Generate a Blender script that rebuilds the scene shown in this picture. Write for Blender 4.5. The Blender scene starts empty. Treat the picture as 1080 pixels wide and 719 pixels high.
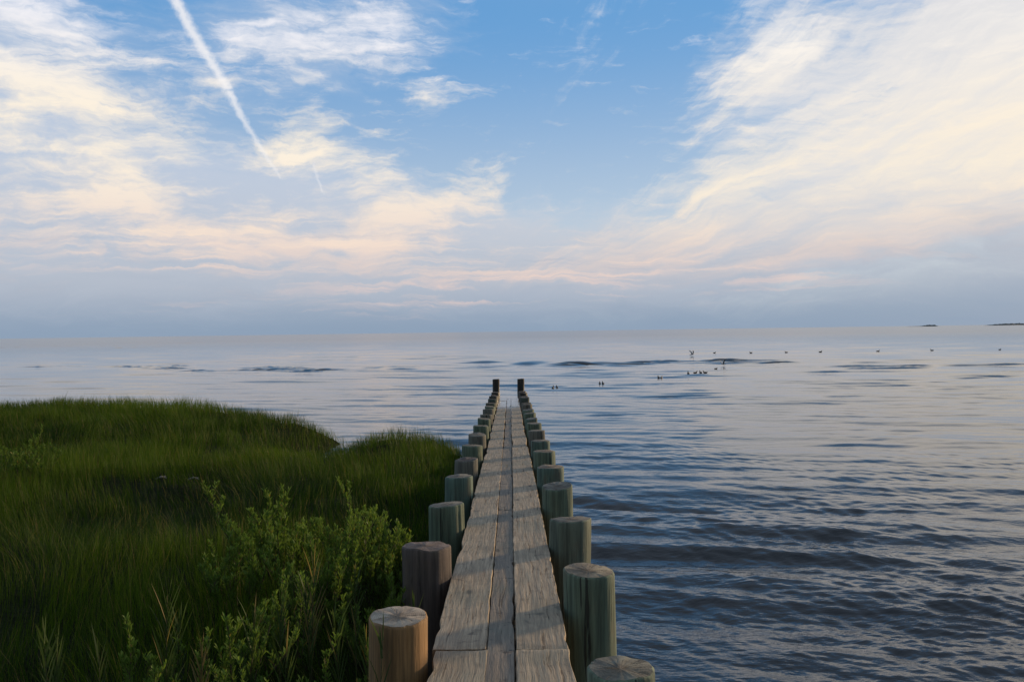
import bpy, bmesh, math, random
import numpy as np
from mathutils import Matrix, Vector, noise as mnoise

random.seed(7)
RNG = np.random.default_rng(11)
R = math.radians
SC = bpy.context.scene
COL = SC.collection

# ------------------------------------------------------------------ camera
EYE = 2.68                      # eye height over the water (z = 0)
CAMX = 0.072
FPX = 872.0                     # focal length in photo pixels (1080 wide)
cam_data = bpy.data.cameras.new('camera')
cam = bpy.data.objects.new('camera', cam_data)
COL.objects.link(cam)
cam_data.sensor_fit = 'HORIZONTAL'
cam_data.sensor_width = 36.0
cam_data.lens = FPX / 1080 * 36.0
cam_data.clip_start = 0.05
cam_data.clip_end = 60000
CAMROT = Matrix.Rotation(R(-0.13), 3, 'Z') @ Matrix.Rotation(R(90 - 0.657), 3, 'X') @ Matrix.Rotation(R(-0.80), 3, 'Z')
cam.matrix_world = Matrix.Translation((CAMX, 0, EYE)) @ CAMROT.to_4x4()
SC.camera = cam


def ray(px, py):
    """photo pixel -> world direction"""
    return (CAMROT @ Vector(((px - 540) / FPX, -(py - 359.5) / FPX, -1.0))).normalized()


def at_z(px, py, z):
    d = ray(px, py)
    t = (z - EYE) / d.z
    return Vector((CAMX + d.x * t, d.y * t, z))


def at_y(px, py, y):
    d = ray(px, py)
    t = y / d.y
    return Vector((CAMX + d.x * t, y, EYE + d.z * t))


# ------------------------------------------------------------------ helpers
def tag(o, label=None, cat=None, group=None, kind=None):
    if label: o['label'] = label
    if cat: o['category'] = cat
    if group: o['group'] = group
    if kind: o['kind'] = kind
    return o


def link(name, me, mat=None, parent=None):
    o = bpy.data.objects.new(name, me)
    COL.objects.link(o)
    if mat is not None and len(me.materials) == 0:
        me.materials.append(mat)
    if parent is not None:
        o.parent = parent
    return o


def empty(name, loc):
    o = bpy.data.objects.new(name, None)
    COL.objects.link(o)
    o.location = loc
    o.empty_display_size = 0.1
    return o


def mesh_np(name, verts, faces, smooth=True):
    """verts Nx3 array, faces list of arrays (each MxK)"""
    me = bpy.data.meshes.new(name)
    verts = np.asarray(verts, dtype=np.float32)
    me.vertices.add(len(verts))
    me.vertices.foreach_set('co', verts.ravel())
    loops = np.concatenate([f.ravel() for f in faces]).astype(np.int32)
    counts = np.concatenate([np.full(len(f), f.shape[1]) for f in faces]).astype(np.int32)
    starts = np.concatenate([[0], np.cumsum(counts)[:-1]]).astype(np.int32)
    me.loops.add(len(loops))
    me.polygons.add(len(counts))
    me.loops.foreach_set('vertex_index', loops)
    me.polygons.foreach_set('loop_start', starts)
    me.polygons.foreach_set('loop_total', counts)
    me.polygons.foreach_set('use_smooth', np.full(len(counts), smooth))
    me.update(calc_edges=True)
    me.validate()
    return me


class NB:
    """small node-graph builder"""
    def __init__(self, tree):
        self.t = tree
        self.n = tree.nodes
        self.l = tree.links

    def new(self, typ, **kw):
        nd = self.n.new(typ)
        for k, v in kw.items():
            setattr(nd, k, v)
        return nd

    def put(self, sock, v):
        if v is None:
            return
        if isinstance(v, bpy.types.NodeSocket):
            self.l.new(v, sock)
        else:
            sock.default_value = v

    def m(self, op, a, b=None, c=None, clamp=False):
        nd = self.new('ShaderNodeMath', operation=op, use_clamp=clamp)
        self.put(nd.inputs[0], a)
        self.put(nd.inputs[1], b)
        self.put(nd.inputs[2], c)
        return nd.outputs[0]

    def vm(self, op, a, b=None, out=0):
        nd = self.new('ShaderNodeVectorMath', operation=op)
        self.put(nd.inputs[0], a)
        if op == 'SCALE':
            self.put(nd.inputs['Scale'], b)
        else:
            self.put(nd.inputs[1], b)
        return nd.outputs['Value'] if op in ('LENGTH', 'DOT_PRODUCT', 'DISTANCE') else nd.outputs[0]

    def ramp(self, v, a, b, lo=0.0, hi=1.0, smooth=True):
        nd = self.new('ShaderNodeMapRange', interpolation_type='SMOOTHSTEP' if smooth else 'LINEAR')
        self.put(nd.inputs[0], v)
        self.put(nd.inputs[1], a)
        self.put(nd.inputs[2], b)
        self.put(nd.inputs[3], lo)
        self.put(nd.inputs[4], hi)
        return nd.outputs[0]

    def mapping(self, v, loc=(0, 0, 0), rot=(0, 0, 0), scale=(1, 1, 1), typ='POINT'):
        nd = self.new('ShaderNodeMapping', vector_type=typ)
        self.put(nd.inputs[0], v)
        nd.inputs[1].default_value = loc
        nd.inputs[2].default_value = rot
        nd.inputs[3].default_value = scale
        return nd.outputs[0]

    def noise(self, v, scale=1.0, detail=4, rough=0.55, dist=0.0, color=False, dim='3D', lac=2.0):
        nd = self.new('ShaderNodeTexNoise', noise_dimensions=dim)
        self.put(nd.inputs['Vector'], v)
        nd.inputs['Scale'].default_value = scale
        nd.inputs['Detail'].default_value = detail
        nd.inputs['Roughness'].default_value = rough
        nd.inputs['Lacunarity'].default_value = lac
        nd.inputs['Distortion'].default_value = dist
        return nd.outputs['Color' if color else 'Fac']

    def mix(self, f, a, b, typ='MIX'):
        nd = self.new('ShaderNodeMix', data_type='RGBA', blend_type=typ)
        self.put(nd.inputs['Factor'], f)
        self.put(nd.inputs[6], a if isinstance(a, bpy.types.NodeSocket) else (*a, 1) if len(a) == 3 else a)
        self.put(nd.inputs[7], b if isinstance(b, bpy.types.NodeSocket) else (*b, 1) if len(b) == 3 else b)
        return nd.outputs[2]

    def comb(self, x, y, z=0.0):
        nd = self.new('ShaderNodeCombineXYZ')
        self.put(nd.inputs[0], x); self.put(nd.inputs[1], y); self.put(nd.inputs[2], z)
        return nd.outputs[0]

    def sep(self, v):
        nd = self.new('ShaderNodeSeparateXYZ')
        self.put(nd.inputs[0], v)
        return nd.outputs


def srgb(r, g, b):
    f = lambda c: c / 12.92 if c <= 0.04045 else ((c + 0.055) / 1.055) ** 2.4
    return (f(r / 255), f(g / 255), f(b / 255))


def material(name):
    mt = bpy.data.materials.new(name)
    mt.use_nodes = True
    nb = NB(mt.node_tree)
    bsdf = mt.node_tree.nodes['Principled BSDF']
    return mt, nb, bsdf


# ------------------------------------------------------------------ light
SUN_AZ = R(51)        # to the right of the view direction (+Y)
SUN_EL = R(8.5)
sd = bpy.data.lights.new('sun', 'SUN')
sd.energy = 3.3
sd.angle = R(5.0)
sd.color = (1.0, 0.72, 0.43)
sun = bpy.data.objects.new('sun', sd)
COL.objects.link(sun)
sdir = Vector((math.sin(SUN_AZ) * math.cos(SUN_EL), math.cos(SUN_AZ) * math.cos(SUN_EL), math.sin(SUN_EL)))
sun.rotation_euler = (-sdir).to_track_quat('-Z', 'Y').to_euler()
sun.location = sdir * 200


# ------------------------------------------------------------------ sky
def build_world():
    w = bpy.data.worlds.new('World')
    SC.world = w
    w.use_nodes = True
    t = w.node_tree
    nb = NB(t)
    bg = t.nodes['Background']
    sky = nb.new('ShaderNodeTexSky', sky_type='NISHITA')
    sky.sun_disc = False
    sky.sun_elevation = SUN_EL
    sky.sun_rotation = SUN_AZ
    sky.air_density = 1.0
    sky.dust_density = 0.6
    sky.ozone_density = 1.6
    K = 0.1                                        # background strength
    bg.inputs['Strength'].default_value = K

    def c(rgb, f=1.0):                             # displayed colour -> radiance before the strength
        return tuple(v * f / K for v in srgb(*rgb))

    co = nb.new('ShaderNodeTexCoord').outputs['Generated']
    x, y, z = nb.sep(nb.vm('NORMALIZE', co))[0:3]
    az = nb.m('MULTIPLY', nb.m('ARCTAN2', x, y), FPX)
    el = nb.m('MULTIPLY', nb.m('ARCSINE', z), FPX)
    P0 = nb.comb(az, el)

    def sph(px, py):
        d = ray(px, py)
        return (math.atan2(d.x, d.y) * FPX, math.asin(d.z) * FPX)

    # domain warps (units are about one photo pixel of sky)
    w1 = nb.vm('SUBTRACT', nb.noise(P0, 1 / 190, 3, 0.5, color=True), (0.5, 0.5, 0.5))
    w3 = nb.vm('SUBTRACT', nb.noise(P0, 1 / 15, 4, 0.6, color=True), (0.5, 0.5, 0.5))
    w2 = nb.vm('SUBTRACT', nb.noise(P0, 1 / 45, 4, 0.6, color=True), (0.5, 0.5, 0.5))
    P = nb.vm('ADD', P0, nb.vm('ADD', nb.vm('MULTIPLY', w1, (95, 60, 0)), nb.vm('MULTIPLY', w2, (44, 22, 0))))
    Ps = nb.vm('ADD', P0, nb.vm('ADD', nb.vm('MULTIPLY', w1, (46, 30, 0)), nb.vm('ADD', nb.vm('MULTIPLY', w2, (30, 13, 0)), nb.vm('MULTIPLY', w3, (16, 6, 0)))))

    def blob(vec, px, py, rx, ry, rot, amp, hard=0.0):
        X, Y = sph(px, py)
        v = nb.mapping(vec, (X, Y, 0), (0, 0, R(rot)), (rx, ry, 1), 'TEXTURE')
        r = nb.vm('LENGTH', nb.vm('MULTIPLY', v, (1, 1, 0)))
        return nb.ramp(r, 1.0, hard, 0.0, amp)

    def total(vec, specs):
        acc = None
        for s in specs:
            b = blob(vec, *s)
            acc = b if acc is None else nb.m('ADD', acc, b)
        return acc

    # streak textures
    nL = nb.noise(nb.mapping(Ps, rot=(0, 0, R(-7)), scale=(1 / 105, 1 / 30, 1)), 1.0, 9, 0.62, 0.7)
    fx, fy = sph(430, 352)                         # the fan of cirrus opens from low over the horizon
    q = nb.vm('SUBTRACT', nb.vm('ADD', P0, nb.vm('ADD', nb.vm('MULTIPLY', w1, (70, 60, 0)), nb.vm('MULTIPLY', w2, (26, 16, 0)))), (fx, fy, 0))
    qs = nb.sep(q)
    qa = nb.m('ARCTAN2', qs[1], nb.m('MAXIMUM', qs[0], 20.0))
    qr = nb.m('DIVIDE', nb.vm('LENGTH', nb.vm('MULTIPLY', q, (1, 1, 0))), 300)
    nR = nb.noise(nb.comb(nb.m('MULTIPLY', qr, 1.5), nb.m('MULTIPLY', qa, 13.0), 4.3), 1.0, 9, 0.60, 0.4)
    nF = nb.noise(nb.mapping(Ps, (9.1, 1.7, 0), (0, 0, R(-12)), (1 / 46, 1 / 9, 1)), 1.0, 6, 0.62, 0.5)
    nB = nb.noise(P0, 1 / 260, 5, 0.55)
    def mixn(n, f):
        return nb.m('MULTIPLY_ADD', n, 1 - f, nb.m('MULTIPLY', nF, f))
    kL = nb.m('SUBTRACT', mixn(nL, 0.34), 0.5)
    kR = nb.m('MULTIPLY', nb.m('SUBTRACT', mixn(nR, 0.28), 0.5), nb.ramp(qs[0], 20, 220))

    nP = nb.noise(nb.mapping(P0, (2.2, 5.1, 0), scale=(1 / 62, 1 / 40, 1)), 1.0, 8, 0.58, 0.9)
    kP = nb.m('SUBTRACT', nP, 0.5)

    # clear-sky base: Nishita, lifted to the exposure of the photograph
    clear = nb.mix(1.0, sky.outputs[0], (1.15, 1.12, 1.05), 'MULTIPLY')
    grad = nb.mix(nb.ramp(el, 40, 330), c((186, 200, 216)), c((98, 156, 211)))
    grad = nb.mix(nb.ramp(el, 330, 800), grad, c((118, 143, 176)))
    grad = nb.mix(nb.ramp(nb.m('ADD', nb.m('MULTIPLY', nB, 500), el), 560, 1000), grad, c((157, 172, 192)))   # high thin overcast overhead
    caz = nb.m('COSINE', nb.m('DIVIDE', az, FPX))
    col = nb.mix(nb.ramp(caz, -0.6, 0.5, 0.35, 0.85), clear, grad)

    # thin high veil (bluish white)
    veil = total(P, [
        (60, 260, 460, 170, 3, 0.95, 0.35),
        (330, 272, 380, 125, -3, 0.7, 0.3),
        (560, 285, 380, 95, 2, 0.85, 0.25),
        (10, 80, 190, 130, 8, 0.6, 0.1),
        (330, 42, 230, 95, 8, 0.72, 0.1),
        (1085, 105, 380, 240, 22, 0.85, 0.1),
        (850, 230, 340, 105, 17, 0.75, 0.2),
        (980, 20, 280, 120, 10, 0.35, 0.1),
        (800, 70, 150, 110, 35, 0.5, 0.1),
        (-300, 120, 380, 260, 0, 0.9, 0.2),
        (1500, 60, 420, 240, 0, 1.0, 0.2),
    ])
    kv = nb.m('ADD', nb.m('MULTIPLY', kL, 1.6), nb.m('MULTIPLY', kR, 1.4))
    veil = nb.ramp(nb.m('ADD', veil, kv), 0.05, 1.15, 0.0, 0.86)
    vcol = nb.mix(nb.ramp(az, -350, 420), c((187, 197, 213)), c((226, 222, 219)))
    vcol = nb.mix(nb.ramp(el, 40, 190), c((178, 184, 196)), vcol)
    col = nb.mix(veil, col, vcol)

    # lit cirrus, left half
    lit = total(Ps, [
        (30, 70, 130, 90, -6, 0.85, 0.2),
        (120, 118, 150, 34, -14, 0.55, 0.0),
        (60, 195, 190, 80, 4, 0.55, 0.0),
        (140, 203, 80, 60, -35, 0.55, 0.0),
        (316, 146, 80, 46, 20, 1.0, 0.1),
        (390, 172, 120, 34, -4, 0.5, 0.0),
        (455, 212, 130, 58, 6, 0.7, 0.0),
        (240, 252, 90, 26, -4, 0.7, 0.0),
        (130, 264, 200, 30, 2, 0.45, 0.0),
        (350, 268, 170, 40, 8, 0.6, 0.0),
        (430, 290, 220, 36, 4, 0.5, 0.0),
        (300, 58, 230, 66, 9, 0.62, 0.0),
        (390, 28, 130, 52, -4, 0.5, 0.0),
        (440, 98, 90, 30, 8, 0.40, 0.0),
        (508, 190, 70, 20, -14, 0.4, 0.0),
        (580, 98, 60, 22, -32, 0.18, 0.0),
        (20, 15, 160, 40, 6, 0.5, 0.0),
        (60, 150, 230, 140, 0, 0.22, 0.2),
        (260, 232, 330, 60, 0, 0.34, 0.1),
        (400, 240, 240, 60, 0, 0.34, 0.1),
    ])
    lit = nb.ramp(nb.m('ADD', lit, nb.m('ADD', nb.m('MULTIPLY', kL, 4.3), nb.m('MULTIPLY', kP, 1.3))), 0.16, 1.50, 0.0, 0.92)
    lit = nb.m('MULTIPLY', lit, nb.ramp(el, 20, 70))
    # lit cirrus, the great fan on the right
    fan = total(Ps, [
        (1075, 85, 270, 135, 24, 0.78, 0.2),
        (860, 185, 270, 76, 22, 0.55, 0.1),
        (1090, 205, 230, 70, 14, 0.6, 0.1),
        (715, 243, 150, 40, 22, 0.95, 0.0),
        (625, 272, 170, 38, 12, 0.8, 0.0),
        (800, 266, 200, 40, 12, 0.7, 0.0),
        (930, 256, 190, 40, 13, 0.5, 0.0),
        (540, 292, 170, 32, 4, 0.5, 0.0),
        (700, 296, 150, 26, 6, 0.45, 0.0),
        (762, 84, 100, 60, 24, 0.62, 0.0),
        (836, 44, 80, 40, 32, 0.7, 0.0),
        (800, 18, 110, 44, -38, 0.5, 0.0),
        (745, 185, 130, 46, 8, 0.45, 0.0),
        (1450, 60, 380, 180, 10, 0.9, 0.1),
    ])
    fan = nb.ramp(nb.m('ADD', fan, nb.m('MULTIPLY', kR, 4.6)), 0.10, 1.75, 0.0, 0.97)
    nR2 = nb.noise(nb.comb(nb.m('MULTIPLY', qr, 2.1), nb.m('MULTIPLY', qa, 27.0), 9.7), 1.0, 7, 0.6, 0.3)
    fan = nb.m('MULTIPLY', fan, nb.ramp(nR2, 0.36, 0.62, 0.50, 0.95))
    fan = nb.m('MULTIPLY', fan, nb.ramp(el, 20, 70))
    lcol = nb.mix(nb.ramp(el, 60, 190), c((226, 206, 196)), c((247, 234, 214)))
    lcol = nb.mix(nb.ramp(el, 205, 300), lcol, c((234, 233, 238)))
    rcol = nb.mix(nb.ramp(el, 55, 150), c((226, 204, 193)), c((243, 230, 210)))
    rcol = nb.mix(nb.ramp(el, 160, 330), rcol, c((244, 240, 236)))
    col = nb.mix(lit, col, lcol)
    col = nb.mix(fan, col, rcol)

    # smooth grey-blue bank towards the horizon
    bank_top = nb.m('MULTIPLY_ADD', nb.m('SUBTRACT', nL, 0.5), 60, nb.ramp(az, 240, 560, 52, 84))
    bank = nb.ramp(el, nb.m('ADD', bank_top, 46), nb.m('SUBTRACT', bank_top, 52), 0.0, 0.90)
    bcol = nb.mix(nb.ramp(el, 0, 60), c((130, 150, 173)), c((162, 172, 187)))
    col = nb.mix(bank, col, bcol)
    nS = nb.noise(nb.mapping(Ps, (1.3, 4.4, 0), (0, 0, R(-4)), (1 / 170, 1 / 13, 1)), 1.0, 7, 0.6, 0.5)
    band = total(P0, [(600, 288, 330, 46, 4, 1.0, 0.2), (300, 262, 340, 60, -2, 0.9, 0.2), (880, 285, 220, 34, 9, 0.8, 0.0), (60, 262, 240, 44, 0, 0.6, 0.0), (400, 322, 420, 22, 1, 0.55, 0.0)])
    streak = nb.ramp(nb.m('MULTIPLY_ADD', nb.m('SUBTRACT', nS, 0.5), 4.5, nb.m('MULTIPLY', band, 0.5)), 0.30, 1.25, 0.0, 0.85)
    streak = nb.m('MULTIPLY', streak, nb.m('MINIMUM', band, 1.0))
    shade = nb.ramp(nb.m('MULTIPLY_ADD', nb.m('SUBTRACT', nS, 0.5), -4.5, 0.1), 0.30, 1.3, 0.0, 0.6)
    col = nb.mix(nb.m('MULTIPLY', shade, nb.m('MINIMUM', band, 1.0)), col, c((164, 174, 190)))
    col = nb.mix(streak, col, nb.mix(nb.ramp(el, 35, 120), c((222, 198, 190)), c((242, 222, 202))))

    # condensation trails
    def trail(x0, y0, x1, y1, wa, wb, amp):
        a = Vector(sph(x0, y0)); b = Vector(sph(x1, y1))
        mid = (a + b) / 2; d = b - a; L = d.length / 2
        wig = nb.vm('ADD', P0, nb.vm('MULTIPLY', w2, (9, 9, 0)))
        wig = nb.vm('ADD', wig, nb.vm('MULTIPLY', nb.vm('SUBTRACT', nb.noise(P0, 1 / 6.0, 3, 0.6, color=True), (0.5, 0.5, 0.5)), (7, 7, 0)))
        v = nb.mapping(wig, (mid.x, mid.y, 0), (0, 0, math.atan2(d.y, d.x)), (1, 1, 1), 'TEXTURE')
        s = nb.sep(v)
        wd = nb.ramp(s[0], -L, L, wa, wb, False)
        across = nb.ramp(nb.m('DIVIDE', nb.m('ABSOLUTE', s[1]), wd), 1.0, 0.0)
        amp = nb.ramp(s[0], -L, L, amp[0], amp[1], False)
        along = nb.ramp(nb.m('ABSOLUTE', s[0]), L, L - 5)
        return nb.m('MULTIPLY', nb.m('MULTIPLY', across, along), amp)
    tr = trail(176, -14, 242, 99, 9.5, 6.5, (0.74, 0.66))
    tr = nb.m('MAXIMUM', tr, trail(238, 95, 297, 190, 6.5, 2.8, (0.66, 0.22)))
    tr = nb.m('MAXIMUM', tr, trail(330, 168, 343, 206, 2.4, 2.4, (0.22, 0.28)))
    tr = nb.m('MAXIMUM', tr, trail(120, -110, 178, -12, 11.0, 9.5, (0.8, 0.85)))
    col = nb.mix(tr, col, c((244, 240, 238)))

    # unseen dark bank added to the sky behind the camera, dims the post fronts
    rear_dim = nb.m('MULTIPLY', nb.ramp(caz, 0.15, -0.45), nb.ramp(nb.m('MULTIPLY_ADD', nB, 300, el), 1050, 450))
    col = nb.mix(nb.m('MULTIPLY', rear_dim, 0.88), col, c((118, 126, 136)))

    # below the horizon (never seen, keeps bounce light sensible)
    col = nb.mix(nb.ramp(el, 0, -60), col, c((70, 84, 100)))
    nb.l.new(col, bg.inputs['Color'])
    w.cycles.sampling_method = 'MANUAL'
    w.cycles.sample_map_resolution = 1024


build_world()


# ------------------------------------------------------------------ water
def build_water():
    # graded sheet: fine near the jetty, coarse far out, reaching the horizon
    az_in = np.radians(np.linspace(-40, 40, 721))
    az_out = np.radians(np.linspace(40, 320, 113)[1:-1])
    az = np.concatenate([az_in, az_out])
    k = 0.0042
    r = [0.8]
    while r[-1] < 60:
        r.append(r[-1] * (1 + (0.0042 if r[-1] < 3.5 else 0.0026 if r[-1] < 20 else k)))
    while r[-1] < 26000:
        r.append(r[-1] * (1 + min(0.05, k * (r[-1] / 60) ** 0.35)))
    r = np.array(r)
    A, Rr = np.meshgrid(az, r)
    X = CAMX + np.sin(A) * Rr
    Y = np.cos(A) * Rr
    dr = np.gradient(r)[:, None] * np.ones_like(A)
    tang = np.abs(np.gradient(az))[None, :] * Rr
    spacing = np.maximum(dr, np.minimum(tang, 40))
    Z = np.zeros_like(X)
    rng = np.random.default_rng(5)
    # slow patches that make some stretches rougher than others
    def patch(lx, ly, seed):
        g = np.random.default_rng(seed)
        s = np.zeros_like(X)
        for i in range(7):
            a = g.uniform(0, 2 * np.pi)
            s += np.sin(X * np.cos(a) * 2 * np.pi / (lx * g.uniform(0.6, 1.7)) + Y * np.sin(a) * 2 * np.pi / (ly * g.uniform(0.6, 1.7)) + g.uniform(0, 6.28))
        return s / 7 ** 0.5
    env = np.clip(1.0 + 0.42 * patch(14, 9, 3), 0.3, 1.9)
    env2 = np.clip(1.0 + 0.55 * patch(5, 3.2, 4), 0.15, 2.2)
    rr_ = np.hypot(X, Y)
    near = np.clip((20 - rr_) / 14.0, 0, 1)
    near = 0.66 + 0.36 * near + 0.90 * np.exp(-((X - 2.2) / 3.4) ** 2 - ((Y - 7.0) / 5.5) ** 2)      # choppier in the shallows, calmer offshore
    lams = np.exp(np.linspace(np.log(0.07), np.log(5.5), 104))
    for i, lam in enumerate(lams):
        th = np.radians(rng.normal(-12, 13 if lam > 0.8 else 24 if lam > 0.3 else 38))
        kx, ky = np.sin(th), -np.cos(th)
        slope = 0.0108 * (1.2 if lam > 0.8 else 1.2 if lam > 0.3 else 1.25) * rng.uniform(0.6, 1.4)
        if lam > 2.8: slope *= 0.6
        amp = slope * lam / (2 * np.pi) * 1.41
        vis = np.clip((lam / spacing - 2.5) / 2.5, 0, 1)
        ph = 2 * np.pi / lam * (kx * X + ky * Y) + rng.uniform(0, 6.28) + 0.5 * np.sin(0.35 * X / lam ** 0.5 + i)
        s = np.sin(ph)
        if lam > 0.5:
            s = s + 0.18 * np.cos(2 * ph)
        Z += amp * vis * s * (env2 if lam < 0.8 else env) * near
    # short steep waves breaking over the shoals
    def group(px, py, sx, sy, amp, lam, th):
        nonlocal Z
        p = at_z(px, py, 0)
        e = np.exp(-((X - p.x) / sx) ** 2 - ((Y - p.y) / sy) ** 2)
        e = e * (0.7 + 0.3 * np.sin(X * 1.3 + py))
        q = 2 * np.pi / lam * (np.sin(th) * X - np.cos(th) * Y) + 0.8 * np.sin(X * 0.33 + px)
        s = np.sin(q)
        Z += 1.65 * amp * e * np.sign(s) * np.abs(s) ** 0.8
    gr = np.random.default_rng(77)
    shoals = []
    for (xa, xb, ya, yb, n, am) in [(40, 350, 386, 392.5, 16, .085), (200, 350, 388, 391, 6, .10), (0, 215, 362, 368, 9, .10), (250, 420, 372, 380, 6, .06),
                                    (530, 600, 381, 384.5, 7, .12), (600, 700, 382, 386, 10, .10), (690, 825, 380, 383.5, 12, .09),
                                    (400, 520, 374, 390, 7, .06), (600, 760, 388, 398, 6, .05), (840, 1075, 380, 392, 11, .06), (560, 900, 400, 420, 12, .045), (600, 1080, 415, 470, 26, .035), (900, 1080, 395, 420, 6, .04)]:
        for _ in range(n):
            py_ = gr.uniform(ya, yb)
            dd = EYE * FPX / (py_ - 350)
            shoals.append((gr.uniform(xa, xb), py_, dd * gr.uniform(0.02, 0.06), dd * gr.uniform(0.008, 0.018), am * gr.uniform(0.6, 1.25) * min(1, dd / 60), max(0.9, dd / 48) * gr.uniform(0.85, 1.25), gr.normal(0, .05)))
    for g in shoals:
        group(*g)
    nR, nA = X.shape
    idx = np.arange(nR * nA).reshape(nR, nA)
    a = idx[:-1, :]
    b = idx[1:, :]
    a2 = np.roll(a, -1, axis=1)
    b2 = np.roll(b, -1, axis=1)
    quads = np.stack([a, a2, b2, b], -1).reshape(-1, 4)
    V = np.stack([X, Y, Z], -1).reshape(-1, 3)
    cidx = len(V)
    V = np.vstack([V, [[CAMX, 0, 0]]])
    first = idx[0]
    tris = np.stack([np.full(nA, cidx), np.roll(first, -1), first], -1)
    me = mesh_np('water', V, [quads, tris])
    mt, nb, bs = material('sea_water')
    pos = nb.new('ShaderNodeNewGeometry').outputs['Position']
    dist = nb.vm('LENGTH', pos)
    bs.inputs['Base Color'].default_value = (0.003, 0.009, 0.015, 1)
    bs.inputs['IOR'].default_value = 1.333
    bs.inputs['Specular IOR Level'].default_value = 0.85
    nb.put(bs.inputs['Roughness'], nb.ramp(dist, 10, 400, 0.02, 0.17))
    # capillary ripples
    wv = nb.vm('MULTIPLY', nb.vm('SUBTRACT', nb.noise(pos, 0.9, 2, 0.5, color=True), (0.5, 0.5, 0.5)), (0.5, 0.5, 0))
    p2 = nb.vm('ADD', pos, wv)
    n1 = nb.noise(nb.mapping(p2, scale=(5.5, 11, 1)), 1.0, 4, 0.55)
    n2 = nb.noise(nb.mapping(p2, rot=(0, 0, R(24)), scale=(0.9, 2.4, 1)), 1.0, 4, 0.6)
    h = nb.m('MULTIPLY_ADD', n2, 0.030, nb.m('MULTIPLY', n1, 0.017))
    bp = nb.new('ShaderNodeBump')
    bp.inputs['Strength'].default_value = 1.0
    nb.put(bp.inputs['Distance'], nb.ramp(dist, 7, 19, 0.85, 0.32))
    nb.put(bp.inputs['Height'], h)
    nb.l.new(bp.outputs[0], bs.inputs['Normal'])
    o = link('water', me, mt)
    tag(o, 'calm rippled evening sea reaching the horizon around the wooden jetty', 'sea', kind='structure')


build_water()


# ------------------------------------------------------------------ marsh ground
SHORE = np.array([(-0.10, -40), (-0.10, 15.2), (-0.55, 16.0), (-1.0, 16.9), (-1.8, 17.7), (-2.8, 18.0), (-3.25, 17.5), (-3.6, 16.7),
                  (-4.1, 16.7), (-4.4, 17.8), (-4.1, 20.2), (-5.4, 21.6), (-7, 23.0), (-9.1, 24.3), (-12, 25.2),
                  (-15.4, 25.4), (-22, 26.5), (-34, 27.5), (-60, 30), (-90, 26), (-90, -40)])


def inside(x, y, poly):
    c = np.zeros(x.shape, bool)
    n = len(poly)
    for i in range(n):
        x0, y0 = poly[i]
        x1, y1 = poly[(i + 1) % n]
        cond = ((y0 > y) != (y1 > y))
        t = (x1 - x0) * (y - y0) / (y1 - y0 + 1e-12) + x0
        c ^= cond & (x < t)
    return c


def sdist(x, y, poly):
    d = np.full(x.shape, 1e9)
    n = len(poly)
    for i in range(n):
        ax, ay = poly[i]
        bx, by = poly[(i + 1) % n]
        ex, ey = bx - ax, by - ay
        t = np.clip(((x - ax) * ex + (y - ay) * ey) / (ex * ex + ey * ey), 0, 1)
        d = np.minimum(d, np.hypot(x - ax - t * ex, y - ay - t * ey))
    return np.where(inside(x, y, poly), d, -d)


def lowf(x, y, L, seed):
    g = np.random.default_rng(seed)
    s = np.zeros(np.shape(x))
    for i in range(9):
        a = g.uniform(0, 6.28)
        l = L * g.uniform(0.5, 1.6)
        s = s + np.sin((x * np.cos(a) + y * np.sin(a)) * 6.28 / l + g.uniform(0, 6.28))
    return s / 3.0


def ground_z(x, y, sd):
    base = np.clip(sd / 1.6, -0.35, 1.0)
    base = np.where(base > 0, base ** 0.7 * 0.40, base * 0.9)
    t = np.clip((y - 13.5) / 9.0, 0, 1)
    rise = 0.26 * t * t * (3 - 2 * t) * np.clip(sd / 0.9, 0, 1)
    rise = rise + 0.19 * np.exp(-((x + 1.7) / 1.7) ** 2 - ((y - 16.9) / 1.5) ** 2) * np.clip(sd / 0.5, 0, 1)
    return base + rise + np.where(sd > 0.3, 0.035 * lowf(x, y, 5.0, 21) + 0.03 * lowf(x, y, 1.5, 22), 0) * np.clip(sd, 0, 1)


def build_ground():
    xs = np.concatenate([np.linspace(-95, -24, 60)[:-1], np.linspace(-24, 0.0, 170)])
    ys = np.concatenate([np.linspace(-42, 0, 40)[:-1], np.linspace(0, 28, 200), np.linspace(28, 34, 10)[1:]])
    X, Y = np.meshgrid(xs, ys)
    S = sdist(X, Y, SHORE)
    Z = ground_z(X, Y, S)
    # keep the right border under the jetty from poking out
    n, m = X.shape
    idx = np.arange(n * m).reshape(n, m)
    q = np.stack([idx[:-1, :-1], idx[:-1, 1:], idx[1:, 1:], idx[1:, :-1]], -1).reshape(-1, 4)
    me = mesh_np('marsh_ground', np.stack([X, Y, Z], -1).reshape(-1, 3), [q])
    mt, nb, bs = material('marsh_mud')
    pos = nb.new('ShaderNodeNewGeometry').outputs['Position']
    n1 = nb.noise(pos, 2.2, 6, 0.65)
    n2 = nb.noise(pos, 22, 4, 0.6)
    c = nb.mix(nb.ramp(n1, 0.35, 0.65), (0.012, 0.014, 0.006), (0.020, 0.026, 0.009))
    c = nb.mix(nb.ramp(n2, 0.5, 0.75, 0, 0.5), c, (0.045, 0.045, 0.018))
    nb.l.new(c, bs.inputs['Base Color'])
    bs.inputs['Roughness'].default_value = 1.0
    bs.inputs['Specular IOR Level'].default_value = 0.05
    bp = nb.new('ShaderNodeBump')
    bp.inputs['Distance'].default_value = 0.05
    nb.put(bp.inputs['Height'], n2)
    nb.l.new(bp.outputs[0], bs.inputs['Normal'])
    tag(link('marsh_ground', me, mt), 'dark muddy marsh ground under the green grass left of the jetty', 'ground', kind='structure')


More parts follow.
